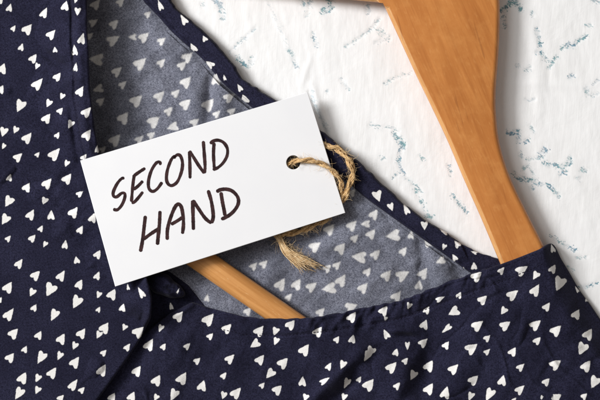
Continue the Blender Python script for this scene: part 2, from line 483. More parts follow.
# ------------------------------------------------------------------ the board
VEINS = [  # points, half width, strength
    ([(300, -2), (304, 5)], 1.6, .8), ([(311, -2), (309, 5)], 2.2, .8), ([(324, 11), (331, 8)], 3.2, 1), ([(328, -3), (331, 2)], 2.4, 1), ([(306, 16), (308, 13)], 1.2, .7),
    ([(313, 33), (314, 39), (316, 45)], 1.2, .8), ([(289, 49), (293, 57), (296, 65)], 1.6, .75), ([(268, 0), (276, 18), (288, 48)], .5, .25),
    ([(346, 46), (352, 43), (362, 36), (373, 27), (380, 18)], .9, .55), ([(366, 4), (368, 12)], 2.2, .6), ([(380, 30), (384, 36), (388, 39)], 2.6, .75), ([(376, 42), (383, 41)], 1.2, .6),
    ([(410, 74), (400, 76), (393, 79), (385, 83)], .9, .6), ([(369, 125), (380, 127), (391, 128), (399, 131)], .8, .7), ([(394, 133), (398, 138), (402, 144)], 2.0, 1),
    ([(401, 140), (404, 145)], 2.0, 1), ([(403, 146), (400, 154), (398, 161), (400, 168)], 1.4, .9), ([(400, 167), (406, 176), (413, 184), (421, 192)], .9, .9),
    ([(415, 190), (420, 198), (424, 205)], 1.1, .9), ([(393, 178), (401, 173)], .9, .7), ([(420, 156), (423, 159)], 1.1, .8), ([(424, 208), (427, 216), (432, 217)], 1.3, 1),
    ([(448, 165), (450, 171), (451, 176)], 1.0, .8), ([(453, 196), (460, 204), (467, 212)], 1.3, .9), ([(381, 157), (384, 159)], 1.0, .6),
    ([(202, 4), (203, 6)], 1.5, .6), ([(216, 0), (221, 8), (223, 18)], 1.8, .7), ([(255, 28), (241, 41), (229, 53)], .7, .5), ([(238, 58), (243, 63), (247, 66)], 2.2, 1), ([(252, 58), (251, 63)], 1.6, .9),
    ([(294, 58), (296, 66)], 1.6, .6), ([(341, 80), (349, 89)], 1.1, .6), ([(327, 91), (328, 93)], 1.0, .5),
    ([(502, 10), (508, 6), (514, -2)], 2.6, 1), ([(516, 2), (521, 9)], 2.3, 1), ([(503, 17), (505, 26)], 1.4, .8), ([(532, 13), (533, 16)], 1.2, .8), ([(537, 29), (539, 38), (540, 46)], 1.5, 1),
    ([(537, 52), (543, 54), (547, 60), (552, 61), (556, 58)], 1.5, 1), ([(549, 68), (554, 62)], 1.0, .8), ([(516, 66), (520, 66)], 1.0, .7), ([(526, 71), (530, 67)], 1.2, .8),
    ([(563, 48), (568, 46), (574, 45), (580, 40), (586, 36)], 1.6, 1), ([(587, 26), (591, 25)], 1.1, .7), ([(570, 77), (573, 75)], 1.6, .8), ([(592, 0), (602, 2)], .8, .6),
    ([(507, 132), (512, 133), (518, 131)], 1.6, 1), ([(518, 132), (519, 142)], 1.5, .9), ([(526, 142), (528, 140)], 1.6, .9), ([(530, 125), (534, 131)], .9, .6), ([(526, 99), (530, 101), (535, 99)], .8, .35),
    ([(586, 89), (588, 95)], 1.2, .7), ([(592, 95), (597, 94)], 1.4, .7), ([(594, 84), (598, 80)], 1.0, .5), ([(543, 149), (546, 150)], 1.2, .8),
    ([(528, 160), (535, 158), (543, 157)], 1.3, 1), ([(541, 153), (548, 151)], 1.4, .9), ([(545, 163), (553, 165), (561, 167), (569, 164), (570, 158)], 1.6, 1), ([(561, 174), (566, 173)], 1.4, .9),
    ([(514, 174), (522, 179), (531, 180), (540, 184), (549, 186), (554, 190), (559, 196)], 1.6, 1), ([(523, 167), (524, 171)], 1.1, .8), ([(528, 165), (534, 174)], .8, .6), ([(532, 187), (533, 189)], 1.3, .8), ([(521, 153), (522, 157)], 1.1, .6),
    ([(582, 170), (586, 171)], 1.6, .7), ([(576, 178), (580, 179)], 1.0, .4),
    ([(551, 236), (558, 241), (566, 245), (575, 250)], 1.1, 1), ([(577, 258), (586, 257)], 1.1, .6), ([(568, 268), (572, 269)], 1.2, .6), ([(580, 287), (588, 286), (597, 283)], 1.0, 1),
    ([(312, 92), (314, 102), (318, 113), (324, 122), (328, 131)], 1.5, .45), ([(640, 60), (655, 75), (660, 95)], 1.5, .9), ([(630, 180), (650, 190), (668, 210)], 1.4, .9), ([(240, -30), (255, -55)], 1.5, .9), ([(420, -60), (400, -40)], 1.5, .9)]


def axis_list(segs):
    out = []
    for a, b, st in segs:
        n = max(1, int(round((b - a) / st))); out += list(a + (b - a) * np.arange(n) / n)
    return np.array(out + [segs[-1][1]])


def build_board():
    xs = axis_list([(-1000, -100, 60), (-100, 160, 8), (160, 640, .8), (640, 760, 3), (760, 1600, 60)])
    ys = axis_list([(-1000, -120, 60), (-120, -10, 3), (-10, 330, .8), (330, 500, 6), (500, 1400, 60)])
    Xg, Yg = np.meshgrid(xs, ys)
    V = np.full(Xg.shape, 9.0); Tn = np.ones(Xg.shape) * .0
    for pts, w, s in VEINS:
        bx = [p[0] for p in pts]; by = [p[1] for p in pts]
        x0, x1 = np.searchsorted(xs, [min(bx) - 14, max(bx) + 14]); y0, y1 = np.searchsorted(ys, [min(by) - 14, max(by) + 14])
        if x1 <= x0 or y1 <= y0: continue
        sub = (slice(y0, y1), slice(x0, x1))
        d = poly_dist(Xg[sub], Yg[sub], pts) - w
        Tn[sub] = np.where(d < V[sub], s, Tn[sub]); V[sub] = np.minimum(V[sub], d)
    # trowelled plaster
    Z = .5 * fbm(Xg / 46, Yg / 60, 3, 3) + .10 * aniso(Xg, Yg, 78, 70, 8, 8, 2) + .07 * fbm(Xg / 7, Yg / 9, 21, 2)
    Z += crease(Xg, Yg, (268, 0), (292, 56), 2.6, .45) + crease(Xg, Yg, (311, 55), (302, 85), 3, .6) + crease(Xg, Yg, (312, 84), (330, 136), 3.2, 1.0) - crease(Xg, Yg, (309, 92), (327, 136), 2.0, 1.6)
    Z += crease(Xg, Yg, (535, 20), (540, 110), 6, .7) - crease(Xg, Yg, (549, 60), (549, 90), 3, .3) + crease(Xg, Yg, (500, 80), (580, 88), 5, .5)
    Z -= .22 * np.exp(-(np.clip(V + .5, 0, 9) / 1.5) ** 2)
    Z -= 1.6
    me = grid_mesh('board', Xg, Yg, Z, {'vein': V, 'veintone': Tn}, flip=True)
    o = link('tabletop', me, M_board)
    o['kind'] = 'structure'; o['label'] = 'white plastered tabletop with broken teal crackle veins'
    return o


build_board()

# ------------------------------------------------------------------ hanger measures (shared by the cloth that drapes over it)
ARM_B, ARM_T = 6.5, 20.5
ROD_R, ROD_Z, ROD_FLAT = 12.3, 10.6, .74
rod_dir = np.array([.822, .570]); rod_p = np.array([216.0, 270.0])
ROD_A = rod_p - rod_dir * 330; ROD_E = rod_p + rod_dir * 420
arm_mid = [(440, -20), (452, 70), (474, 150), (505, 220), (522, 257), (556, 335), (600, 440), (640, 540)]
notch = np.array([383.0, 3.0]); bis = np.array([-.58, .8146])


def reflect(p):
    r = np.array(p, float) - notch
    return tuple(notch + 2 * r.dot(bis) * bis - r)


arm2_mid = [reflect(p) for p in arm_mid]

# ------------------------------------------------------------------ dress
L_EDGE = smooth_interp([(-400, 96), (-60, 88), (0, 87), (30, 87.3), (54, 88.8), (90, 90), (110, 92.5), (134, 95.5), (150, 98.5), (190, 112), (240, 131), (275, 146), (297, 152), (318, 151),
                        (340, 140), (358, 128), (380, 112), (398, 99), (425, 82), (640, -60)], 2.6)
F_TOP = smooth_interp([(-120, 560), (40, 420), (100, 372), (140, 337), (156, 324), (171, 313), (192, 302), (210, 308), (230, 313), (244, 316.5), (262, 318.5), (285, 319), (300, 318.3), (330, 315), (360, 309),
                       (380, 305), (400, 300.5), (420, 293), (440, 285), (460, 277.5), (480, 270.5), (500, 264.5), (520, 257), (540, 249), (547, 244), (552, 243), (556, 247), (560, 257), (568, 270), (580, 291),
                       (590, 304), (600, 319), (640, 372), (720, 480), (900, 720)], 1.6)
F_RIGHT = smooth_interp([(200, 540), (243, 553), (248, 557), (258, 560.5), (270, 568), (291, 580), (304, 590), (319, 600), (372, 640), (480, 720), (720, 900)], 3)
B_OUT = [(150, -60), (160, -25), (171, 0), (176, 7), (190, 20), (206, 33), (218, 46), (228, 57), (235, 67), (243, 79), (254, 86), (270, 97), (296, 114), (320, 130), (333, 140), (350, 155), (366, 168),
         (381, 183), (400, 200), (416, 213), (434, 225), (450, 235.5), (462, 244), (476, 252), (488, 256), (498, 258), (512, 262)]
B_IN = [(118, -60), (130, -25), (143, 0), (149, 7), (160, 18.5), (172, 32), (184, 43), (197, 54), (206, 63), (214, 73), (227, 87), (245, 102), (270, 122), (300, 146), (318, 158), (338, 174), (354, 188),
        (367, 199), (380, 208.5), (396, 220), (410, 230), (424, 240), (438, 250), (452, 260), (466, 270), (482, 280), (500, 290)]
BI_X = smooth_interp([(b, a) for a, b in B_IN], 2.0)
BO_X = smooth_interp([(b, a) for a, b in B_OUT[:-3]] + [(257, 488), (300, 500), (460, 520)], 2.0)


def crumple(x, y, seed, amp):
    # sharp little press folds: ridged noise, stretched two ways, present only in patches
    x = x + 16 * fbm(x / 60, y / 60, seed + 160, 2); y = y + 16 * fbm(x / 60, y / 60, seed + 170, 2)
    a = np.abs(aniso(x, y, 52, 80, 30, seed + 100, 2)); b = np.abs(aniso(x, y, -34, 70, 27, seed + 120, 2))
    m = sstep(-.3, .6, fbm(x / 80, y / 80, seed + 140, 2))
    return amp * m * (np.exp(-(a / .20) ** 2) * .8 - np.exp(-(b / .20) ** 2) * .6)


def z_left(x, y):
    e = L_EDGE(y); d = np.clip(e - x, 0, None)
    lift = (25 - 9 * sstep(105, 165, y) + 4 * sstep(230, 280, y) - 17.5 * sstep(298, 338, y)) * np.exp(-(d / 36) ** 2)
    base = 19 - 6.5 * sstep(200, 330, y) - 6 * sstep(100, 260, -x)
    z = base + lift
    z = z + 3.4 * aniso(x, y, 55, 70, 26, 5, 2) + 1.8 * aniso(x, y, -50, 40, 14, 9, 2) + .35 * fbm(x / 9, y / 9, 17, 2) + crumple(x, y, 5, 2.4)
    # facing seam that runs beside the edge, with its puckers
    win = 1 - sstep(150, 240, y)
    z = z - win * 2.6 * np.exp(-((d - 15.5 - 1.2 * vnoise(y / 14, y * 0, 4)) / 1.6) ** 2) + win * 1.8 * np.exp(-((d - 9.0) / 4.0) ** 2)
    z = z + win * 1.0 * vnoise(y / 6.5, d / 14, 31) * np.exp(-((d - 12) / 9) ** 2)
    for c in [((-6, 274), (36, 246), 4.5, -4.5), ((0, 262), (34, 236), 6, 1.6), ((34, 46), (70, 72), 4.5, -4.0), ((46, 42), (74, 60), 5, 1.3), ((70, 104), (79, 160), 4, -3.4), ((56, 60), (60, 110), 7, 1.0),
              ((52, 212), (76, 244), 6, 1.6), ((58, 176), (84, 196), 6, -1.8), ((18, 26), (0, 60), 10, -1.6), ((22, 98), (32, 124), 5, -1.4), ((70, 392), (112, 352), 9, 1.6), ((96, 285), (116, 340), 9, -2.2),
              ((60, 330), (85, 300), 10, -1.2), ((112, 262), (134, 300), 6, -1.5)]:
        z = z + crease(x, y, *c[:3], c[3] * 1.6)
    # rolled hem along the lower diagonal edge
    w2 = sstep(300, 325, y)
    z = z + w2 * (2.6 * np.exp(-((d - 3.5) / 3.2) ** 2) - 2.2 * np.exp(-((d - 9) / 2.0) ** 2))
    drod = seg_dist(x, y, tuple(ROD_A), tuple(rod_p))[0]
    z = np.maximum(z, 22.0 - 6 * sstep(10, 50, drod) + .5 * vnoise(x / 12, y / 12, 3))
    da2 = poly_dist(x, y, arm2_mid)
    z = np.maximum(z, 28.5 - 10 * sstep(26, 85, da2))
    return z


def z_front(x, y):
    t = F_TOP(x); dv = np.clip(y - t, 0, None)
    z = 8.0 + 0 * x
    drod = seg_dist(x, y, tuple(rod_p), tuple(ROD_E))[0]
    z = np.maximum(z, 21.8 - 13.8 * sstep(7, 50, drod))
    darm = poly_dist(x, y, arm_mid)
    z = np.maximum(z, 25.5 - 13.5 * sstep(27, 120, darm))
    neck = np.exp(-(dv / 14) ** 2)
    mid = sstep(225, 300, x) * (1 - sstep(455, 510, x))
    z = z + 2.0 * neck * mid
    # gathers under the neckline stitching
    ph = x + 3 * vnoise(x / 30, y / 30, 3)
    z = z + mid * np.exp(-((dv - 9) / 11) ** 2) * (1.0 + .7 * vnoise(x / 24, y / 30, 66)) * (2.2 * vnoise(ph / 5.2 + dv / 22, dv / 16, 12) + 1.8 * vnoise(ph / 9.0, dv / 30, 14))
    st = 17.5 - 1.5 * np.sin(x / 40.0)
    z = z - (.4 + .9 * mid) * np.exp(-((dv - st) / 1.6) ** 2) * sstep(192, 215, x) * (1 - sstep(520, 550, x))
    z = z - .8 * np.exp(-((dv - 4.0) / 1.1) ** 2) * sstep(300, 330, x) * (1 - sstep(520, 545, x)) * .6
    z = z + 2.2 * aniso(x, y, 35, 80, 30, 45, 2) + 1.2 * aniso(x, y, -62, 46, 16, 49, 2) + .32 * fbm(x / 9, y / 9, 57, 2) + crumple(x, y, 45, 1.9)
    for c in [((300, 412), (362, 352), 9, 6.5), ((330, 402), (376, 356), 7, -4.5), ((360, 350), (412, 322), 7, 1.6), ((392, 330), (416, 331), 3.2, 2.0), ((388, 335), (420, 338), 3.2, -2.4), ((414, 408), (438, 326), 12, -6.0), ((392, 405), (416, 345), 12, 3.5),
              ((450, 405), (478, 320), 15, 4.2), ((452, 305), (476, 286), 6, 1.0), ((160, 334), (190, 352), 12, 1.4), ((186, 318), (170, 340), 8, -1.0), ((575, 330), (600, 372), 5, -1.6), ((592, 322), (608, 350), 3, 1.0),
              ((500, 285), (560, 275), 9, -1.2), ((228, 360), (260, 345), 9, 1.0), ((480, 395), (560, 350), 16, 1.8), ((112, 402), (150, 350), 9, -2.2), ((176, 316), (192, 305), 3, 1.4)]:
        z = z + crease(x, y, *c[:3], c[3] * 1.45)
    z = np.where((drod < 15) & (dv > 1), np.maximum(z, 21.2 - .035 * np.clip(drod, 0, 15) ** 2), z)
    # falls to the table along the shoulder and side
    de = F_RIGHT(y) - x
    z = 3.2 + (z - 3.2) * np.where(y > 236, .10 + .90 * sstep(-2, 15 + np.clip((y - 247) * .28, 0, 22), de), 1.0)
    # tucks under the overlapping panel on the left
    dl = x - L_EDGE(y)
    z = z - 3.5 * (1 - sstep(2, 26, dl)) * sstep(318, 335, y)
    z = np.where(dl < -1, np.minimum(z, 3.6), z)
    return z


def z_back(x, y):
    z = 3.4 + 2.6 * aniso(x, y, 60, 62, 24, 71, 2) + .9 * aniso(x, y, -40, 30, 12, 73, 2) + .30 * fbm(x / 8, y / 8, 77, 2)
    z = z + 4.0 * np.exp(-(((x - 215) / 46) ** 2 + ((y - 85) / 60) ** 2)) + 2.0 * np.exp(-(((x - 365) / 60) ** 2 + ((y - 268) / 34) ** 2))
    for c in [((212, 66), (208, 122), 5.5, -5.2), ((192, 40), (208, 76), 6, -3.6), ((226, 80), (220, 124), 8, 3.4), ((196, 70), (194, 122), 8, 2.2), ((419, 236), (428, 292), 6.0, -5.8), ((436, 250), (450, 290), 9, 3.4), ((384, 212), (392, 226), 4, -2.2),
              ((300, 242), (348, 218), 7, -4.2), ((298, 258), (352, 236), 9, 3.2), ((398, 246), (408, 236), 3, -1.2), ((268, 258), (292, 276), 10, 2.8), ((402, 256), (412, 296), 8, 1.6), ((140, 60), (176, 30), 9, 1.4),
              ((176, 70), (186, 120), 7, -1.2), ((330, 208), (370, 200), 8, -1.6), ((130, 28), (150, 46), 8, -1.4)]:
        z = z + crease(x, y, *c)
    # stays below the hanger where it lies on it
    drod = seg_dist(x, y, tuple(ROD_A), tuple(ROD_E))[0]
    z = np.where(drod < 15, np.minimum(z, 1.5 + .09 * np.clip(drod, 0, 15) ** 1.3), z)
    z = np.where((x < 205) & (y > 262), np.minimum(z, 1.7 + 1.5 * sstep(190, 205, x)), z)
    darm = poly_dist(x, y, arm_mid)
    z = np.where(darm < 70, np.minimum(z, 6.5), z)
    z = np.where(x - BI_X(y) > -5, np.minimum(z, 2.9), z)
    return np.clip(z, .6, 12)


def rolled_profile(dmax, step, coarse=None, r=3.0, under=16):
    u = [under, 11, 8, 6, 4.4, 3.0, 2.1, 1.3, .7, .25]
    top = [.25, .7, 1.3, 2.1, 3.0]
    d = [(-1, v) for v in u] + [(0, 0.0)] + [(1, v) for v in top]
    d += [(1, v) for v in np.arange(3.0 + step, dmax, step)]
    if coarse: d += [(1, v) for v in np.arange(dmax, coarse[0], coarse[1])]
    return np.array([a for a, _ in d]), np.array([b for _, b in d])


def roll_z(zf, ze, side, dist, r):
    q = np.clip(1 - dist / r, 0, 1)
    h = np.sqrt(np.clip(1 - q * q, 0, 1))
    return np.where(side >= 0, zf - r + r * h, np.minimum(ze - r - r * h, zf - r - r * h))


dress = thing('dress', 'navy blue dress printed with small white hearts, spread open on the tabletop over the hanger', 'dress', (0.02, -0.03, 0))


def build_left():
    ys = axis_list([(-260, -14, 5), (-14, 414, .7), (414, 640, 5)])
    side, d = rolled_profile(160, .7, (420, 5))
    Yg = np.repeat(ys[:, None], len(d), 1)
    e = L_EDGE(ys); sl = np.gradient(e, ys); cf = 1 / np.sqrt(1 + sl * sl)
    D = np.repeat(d[None], len(ys), 0)
    Xg = e[:, None] - D
    r = 2.8
    zf = z_left(Xg, Yg); ze = z_left((e - 1)[:, None] + 0 * Xg, Yg)
    Z = roll_z(zf, ze, side[None], D * cf[:, None], r)
    hs = hearts(T_LEFT) + out_of_frame_hearts(-340, 180, -260, 640, 57, 5)
    me = grid_mesh('overlap', Xg, Yg, Z, {'heart': heart_field(Xg, Yg, hs, 2)}, flip=False)
    return link('overlap_panel', me, M_navy, dress)


def build_front():
    xs = axis_list([(-110, 60, 4), (60, 604, .7), (604, 860, 5)])
    side, d = rolled_profile(150, .7, (420, 5))
    Xg = np.repeat(xs[:, None], len(d), 1)
    puck = sstep(225, 300, xs) * (1 - sstep(470, 515, xs))
    t = F_TOP(xs) + puck * (.75 * vnoise(xs / 5.2, xs * 0, 12) + .5 * vnoise(xs / 9, xs * 0, 14)); sl = np.gradient(t, xs); cf = 1 / np.sqrt(1 + sl * sl)
    D = np.repeat(d[None], len(xs), 0)
    Yg = t[:, None] + D
    r = 2.6
    zf = z_front(Xg, Yg); ze = z_front(Xg, (t + 1)[:, None] + 0 * Xg)
    rr = np.minimum(r, np.maximum(.8, ze * .45))
    Z = roll_z(zf, ze, side[None], D * cf[:, None], rr)
    hs = hearts(T_FRONT) + out_of_frame_hearts(-100, 860, 240, 700, 48, 6)
    me = grid_mesh('front', Xg, Yg, Z, {'heart': heart_field(Xg, Yg, hs, 3)}, flip=False)
    return link('front_panel', me, M_navy, dress)


def build_back():
    ys = axis_list([(-260, -14, 5), (-14, 330, .75), (330, 460, 5)])
    s = np.concatenate([np.linspace(0, 1, 561)])
    e = BO_X(np.clip(ys, -60, 460)) - 5 + np.clip(ys + 60, None, 0) * .35
    x0 = 66.0
    Xg = x0 + (e[:, None] - x0) * s[None]
    Yg = np.repeat(ys[:, None], len(s), 1)
    Z = z_back(Xg, Yg)
    hs = hearts(T_BACK) + out_of_frame_hearts(60, 200, -260, -5, 45, 7)
    me = grid_mesh('back', Xg, Yg, Z, {'heart': heart_field(Xg, Yg, hs, 4)}, flip=True)
    return link('back_panel', me, M_back, dress)


def build_band():
    n = 640
    O = catmull(B_OUT, 14); I = catmull(B_IN, 14)
    tt = np.linspace(0, 1, len(O)); t = np.linspace(0, 1, n)
    O = np.stack([np.interp(t, tt, O[:, k]) for k in (0, 1)], -1); I = np.stack([np.interp(t, tt, I[:, k]) for k in (0, 1)], -1)
    prof = np.concatenate([np.linspace(.30, 0, 8)[:-1], (1 - np.cos(np.linspace(0, math.pi, 60))) / 2, np.linspace(1, .75, 6)[1:]])
    under = np.concatenate([-np.ones(7), np.ones(60), -np.ones(5)])
    Xg = O[:, :1] + (I[:, :1] - O[:, :1]) * prof[None]; Yg = O[:, 1:] + (I[:, 1:] - O[:, 1:]) * prof[None]
    wob = .9 * vnoise(t * 84, t * 0, 5)[:, None] * (1 - prof[None])
    Xg = Xg + wob * .7; Yg = Yg - wob * .7
    P = np.repeat(prof[None], n, 0)
    dist = np.minimum(P, 1 - P) * 22
    h = np.sqrt(np.clip(1 - np.clip(1 - dist / 3.2, 0, 1) ** 2, 0, 1))
    end = sstep(430, 470, Xg)
    ridge = 4.2 + 5.4 * (1 - P) ** 1.3 * (1 - .45 * end)
    top = 3.6 + ridge * h + .55 * aniso(Xg, Yg, 45, 16, 6, 91, 2) + .7 * vnoise(t * 95, t * 0, 8)[:, None] * (P) * (.4 + end) - .9 * np.exp(-((P - .80) / .06) ** 2)
    top += end * 1.3 * aniso(Xg, Yg, -30, 9, 12, 95, 2)
    darm = poly_dist(Xg, Yg, arm_mid)
    top = np.where(darm < 50, np.minimum(top, 7.4), top)
    Z = np.where(under[None] > 0, top, 2.2)
    hs = hearts(T_BAND)
    me = grid_mesh('band', Xg, Yg, Z, {'heart': heart_field(Xg, Yg, hs, 8)}, flip=False)
    return link('neck_binding', me, M_navy, dress)


def build_tie():
    # little folded tab of cloth poking out where the panels cross
    m, n = 60, 120
    u = np.linspace(0, 1, m); a = np.linspace(0, 2 * math.pi, n)
    U, A = np.meshgrid(u, a, indexing='ij')
    R = 1 + .12 * np.sin(2 * A + .5) + .09 * np.sin(3 * A + 1) + .03 * np.sin(7 * A)
    ca, sa = math.cos(math.radians(18)), math.sin(math.radians(18))
    lx = 18.5 * U * R * np.cos(A); ly = 11.0 * U * R * np.sin(A)
    Xg = 165 + lx * ca - ly * sa; Yg = 286 + lx * sa + ly * ca
    edge = np.exp(-((U - .93) / .05) ** 2)
    Z = 8 + 16 * np.sqrt(np.clip(1 - U ** 3.0, 0, 1)) + (3.2 * aniso(Xg, Yg, 35, 26, 6, 3, 2) + 1.2 * fbm(Xg / 5, Yg / 5, 9, 2)) * (1 - .6 * U) + 1.4 * edge
    Z += crease(Xg, Yg, (152, 279), (177, 291), 2.6, -4.0) + crease(Xg, Yg, (156, 290), (172, 297), 2.2, 2.0)
    hs = [(158, 299.5, 8, 300, .5), (178, 291, 7, 60, .4)]
    me = grid_mesh('tie', Xg, Yg, Z, {'heart': heart_field(Xg, Yg, hs, 9)}, flip=False)
    return link('tie_end', me, M_navy, dress)


def build_notch_shade():
    # navy patch added for the folds and deep shade between the two panels
    m, n = 50, 80
    u = np.linspace(0, 1, m); v = np.linspace(0, 1, n)
    U, Vv = np.meshgrid(u, v, indexing='ij')
    top = np.array([[128, 262], [150, 264], [170, 272], [188, 285], [206, 307]], float); bot = np.array([[112, 350], [140, 344], [160, 332], [176, 324], [206, 316]], float)
    tt = np.linspace(0, 1, 5)
    a = np.stack([np.interp(v, tt, top[:, k]) for k in (0, 1)], -1); b = np.stack([np.interp(v, tt, bot[:, k]) for k in (0, 1)], -1)
    Xg = a[None, :, 0] * (1 - U) + b[None, :, 0] * U; Yg = a[None, :, 1] * (1 - U) + b[None, :, 1] * U
    edge = np.minimum(np.minimum(U, 1 - U) * 60, (1 - Vv) * 40)
    Z = 2.2 + 2.0 * np.sqrt(np.clip(edge / 4, 0, 1)) + .8 * aniso(Xg, Yg, 60, 24, 6, 33, 2) * np.clip(edge / 8, 0, 1) - .9 * sstep(.62, .8, U)
    me = grid_mesh('notch_shade', Xg, Yg, Z, {'heart': heart_field(Xg, Yg, [(171, 306, 9, 100, .6)], 12)}, flip=True)
    return link('notch_shade', me, M_navy, dress)


build_notch_shade(); build_left(); build_front(); build_back(); build_band(); build_tie()


def stitches(name, pts_fn, n, length, gap, rad=.42):
    V, F = [], []
    for k in range(n):
        a = k * (length + gap)
        P = [pts_fn(a + length * q) for q in (0, .25, .5, .75, 1)]
        if any(p is None for p in P): continue
        P = np.array(P); P[:, 2] += np.array([-.4, .1, .2, .1, -.4])
        tube_into(V, F, P, rad, 5)
    return link(name, vf_mesh(name, V, F), M_thread, dress)


def st_front(a):
    x = 198 + a
    if x > 545: return None
    y = F_TOP(x) + 17.5 - 1.5 * math.sin(x / 40.0)
    return (x, float(y), float(z_front(np.array([x]), np.array([y]))[0]))


def st_left(a):
    y = -10 + a
    if y > 150: return None
    x = float(L_EDGE(y)) - 15.5 - 1.2 * float(vnoise(np.array(y / 14), np.array(0.0), 4))
    return (x, y, float(z_left(np.array([x]), np.array([y]))[0]))


stitches('stitching', st_front, 110, 2.3, 1.3)
stitches('stitching', st_left, 60, 2.3, 1.3)

# ------------------------------------------------------------------ hanger
hanger = thing('wooden_hanger', 'orange brown varnished wooden clothes hanger lying inside the dress neckline', 'clothes hanger', (0.07, 0.10, 0))
left_edge = [(383, 3), (394, 27), (405, 51), (417, 77), (433, 110), (448, 142), (465, 182), (481, 218), (497, 256), (516, 301), (540, 358), (572, 440), (606, 530), (622, 562)]
right_edge = [(640, 560), (634, 530), (612, 440), (585, 350), (560, 285), (544, 247), (530, 219), (513, 184), (504, 160), (498.5, 138), (496.5, 120), (495.5, 104), (496, 85), (498, 60), (499.5, 30), (499.5, 0), (497, -28), (486, -58), (449, -90)]


def build_arm(refl):
    L = catmull(left_edge, 8); R = catmull(right_edge, 8)
    poly = np.concatenate([L, R])
    if refl:
        poly = np.array([reflect(p) for p in poly])[::-1]
    area = .5 * np.sum(poly[:, 0] * np.roll(poly[:, 1], -1) - np.roll(poly[:, 0], -1) * poly[:, 1])
    nx = np.roll(poly, -1, 0) - np.roll(poly, 1, 0)
    nrm = np.stack([-nx[:, 1], nx[:, 0]], -1); nrm /= np.linalg.norm(nrm, axis=1)[:, None] + 1e-9
    if area < 0: nrm = -nrm         # inward
    # the two halves are glued along the mitre: no rounding there
    r0 = poly - notch
    onaxis = np.abs(r0 @ np.array([bis[1], -bis[0]])) < 4.0
    rings = []
    prof = [(5.0 * (1 - math.sin(a)), 5.0 * (1 - math.cos(a))) for a in np.radians([0, 12, 30, 48, 66, 80, 90])]
    prof = [(i, ARM_B + z) for i, z in prof] + [(i, ARM_T - z) for i, z in prof[::-1]]
    V = []
    for ins, z in prof:
        q = poly + nrm * (ins * np.where(onaxis, 0.0, 1.0))[:, None]
        V.append(np.concatenate([q, np.full((len(q), 1), z)], 1))
    n = len(poly); m = len(V)
    V = np.concatenate(V)
    F = []
    for i in range(m - 1):
        for j in range(n):
            j2 = (j + 1) % n
            F.append((i * n + j, i * n + j2, (i + 1) * n + j2, (i + 1) * n + j))
    x, y, z = wpt(V[:, 0], V[:, 1], V[:, 2])
    bm = bmesh.new()
    vs = [bm.verts.new(p) for p in zip(x, y, z)]
    for f in F: bm.faces.new([vs[i] for i in f])
    for ring in (0, m - 1):
        es = []
        for j in range(n):
            e = bm.edges.get((vs[ring * n + j], vs[ring * n + (j + 1) % n]))
            es.append(e)
        bmesh.ops.triangle_fill(bm, edges=es, use_beauty=True)
    me = bm_mesh(bm, 'arm')
    o = link('arm', me, M_wood, hanger, True)
    me.materials.append(M_lit_edge)          # light painted in: paler wood on the lit side of the rounded top edge
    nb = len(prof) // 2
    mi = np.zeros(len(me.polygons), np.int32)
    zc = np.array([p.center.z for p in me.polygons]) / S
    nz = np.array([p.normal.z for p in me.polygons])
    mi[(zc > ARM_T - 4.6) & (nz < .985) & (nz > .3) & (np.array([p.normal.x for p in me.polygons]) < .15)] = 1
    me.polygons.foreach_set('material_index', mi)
    me.set_sharp_from_angle(angle=math.radians(28))
    return o


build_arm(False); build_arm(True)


def build_rod():
    V, F = [], []
    P = [tuple(ROD_A + (ROD_E - ROD_A) * t) + (ROD_Z + (1.5 * vnoise(np.array(t * 6), np.array(0.), 2)) * 0,) for t in np.linspace(0, 1, 60)]
    tube_into(V, F, P, ROD_R, 48)
    V = [np.array([p[0], p[1], ROD_Z + (p[2] - ROD_Z) * ROD_FLAT]) for p in V]     # a slightly flattened bar
    return link('crossbar', vf_mesh('crossbar', V, F), M_rod, hanger)


def mat_rod():
    m = NT('varnished_beech_dowel')
    cl = m.coords(-145, (.06, 1, 1)); c = m.coords()
    n1 = m.noise(cl, 500, 5.0, .6, .3); b = m.noise(c, 50, 3.0)
    col = m.mix(m.ss(n1, .3, .72), (.50, .215, .058), (.68, .33, .11))
    col = m.mix(m.math('MULTIPLY', m.ss(b, .4, .7), .4), col, (.56, .24, .07))
    pore = m.noise(m.coords(-145, (.25, 1, 1)), 1500, 2.0)
    col = m.mix(m.math('MULTIPLY', m.ss(pore, .62, .76), .4), col, (.78, .50, .24))
    m.bump(n1, .08, .0005)
    return m.out(Base_Color=col, Roughness=.4, Specular_IOR_Level=.4, Coat_Weight=.15, Coat_Roughness=.3)


M_rod = mat_rod()
build_rod()

# ------------------------------------------------------------------ tag
C_TL, C_TR, C_BR, C_BL = (80.3, 160.5), (307.6, 92.2), (345.3, 212.8), (115.2, 286.6)
TAGZ = dict(l=38, r=15)     # underside height at the left and right end
HOLE = (293.4, 162.4, 7.0)
ax_u = np.array([.9577, -.2877]); org = np.array(C_TL)


def tag_z(x, y):
    u = (np.asarray(x) - org[0]) * ax_u[0] + (np.asarray(y) - org[1]) * ax_u[1]
    return TAGZ['l'] + (TAGZ['r'] - TAGZ['l']) * u / 238.0


TH = 1.6
tag = thing('paper_tag', 'white card tag with SECOND HAND written on it, tied with jute twine', 'tag', tuple(float(v) for v in wpt(212, 188, 20)))


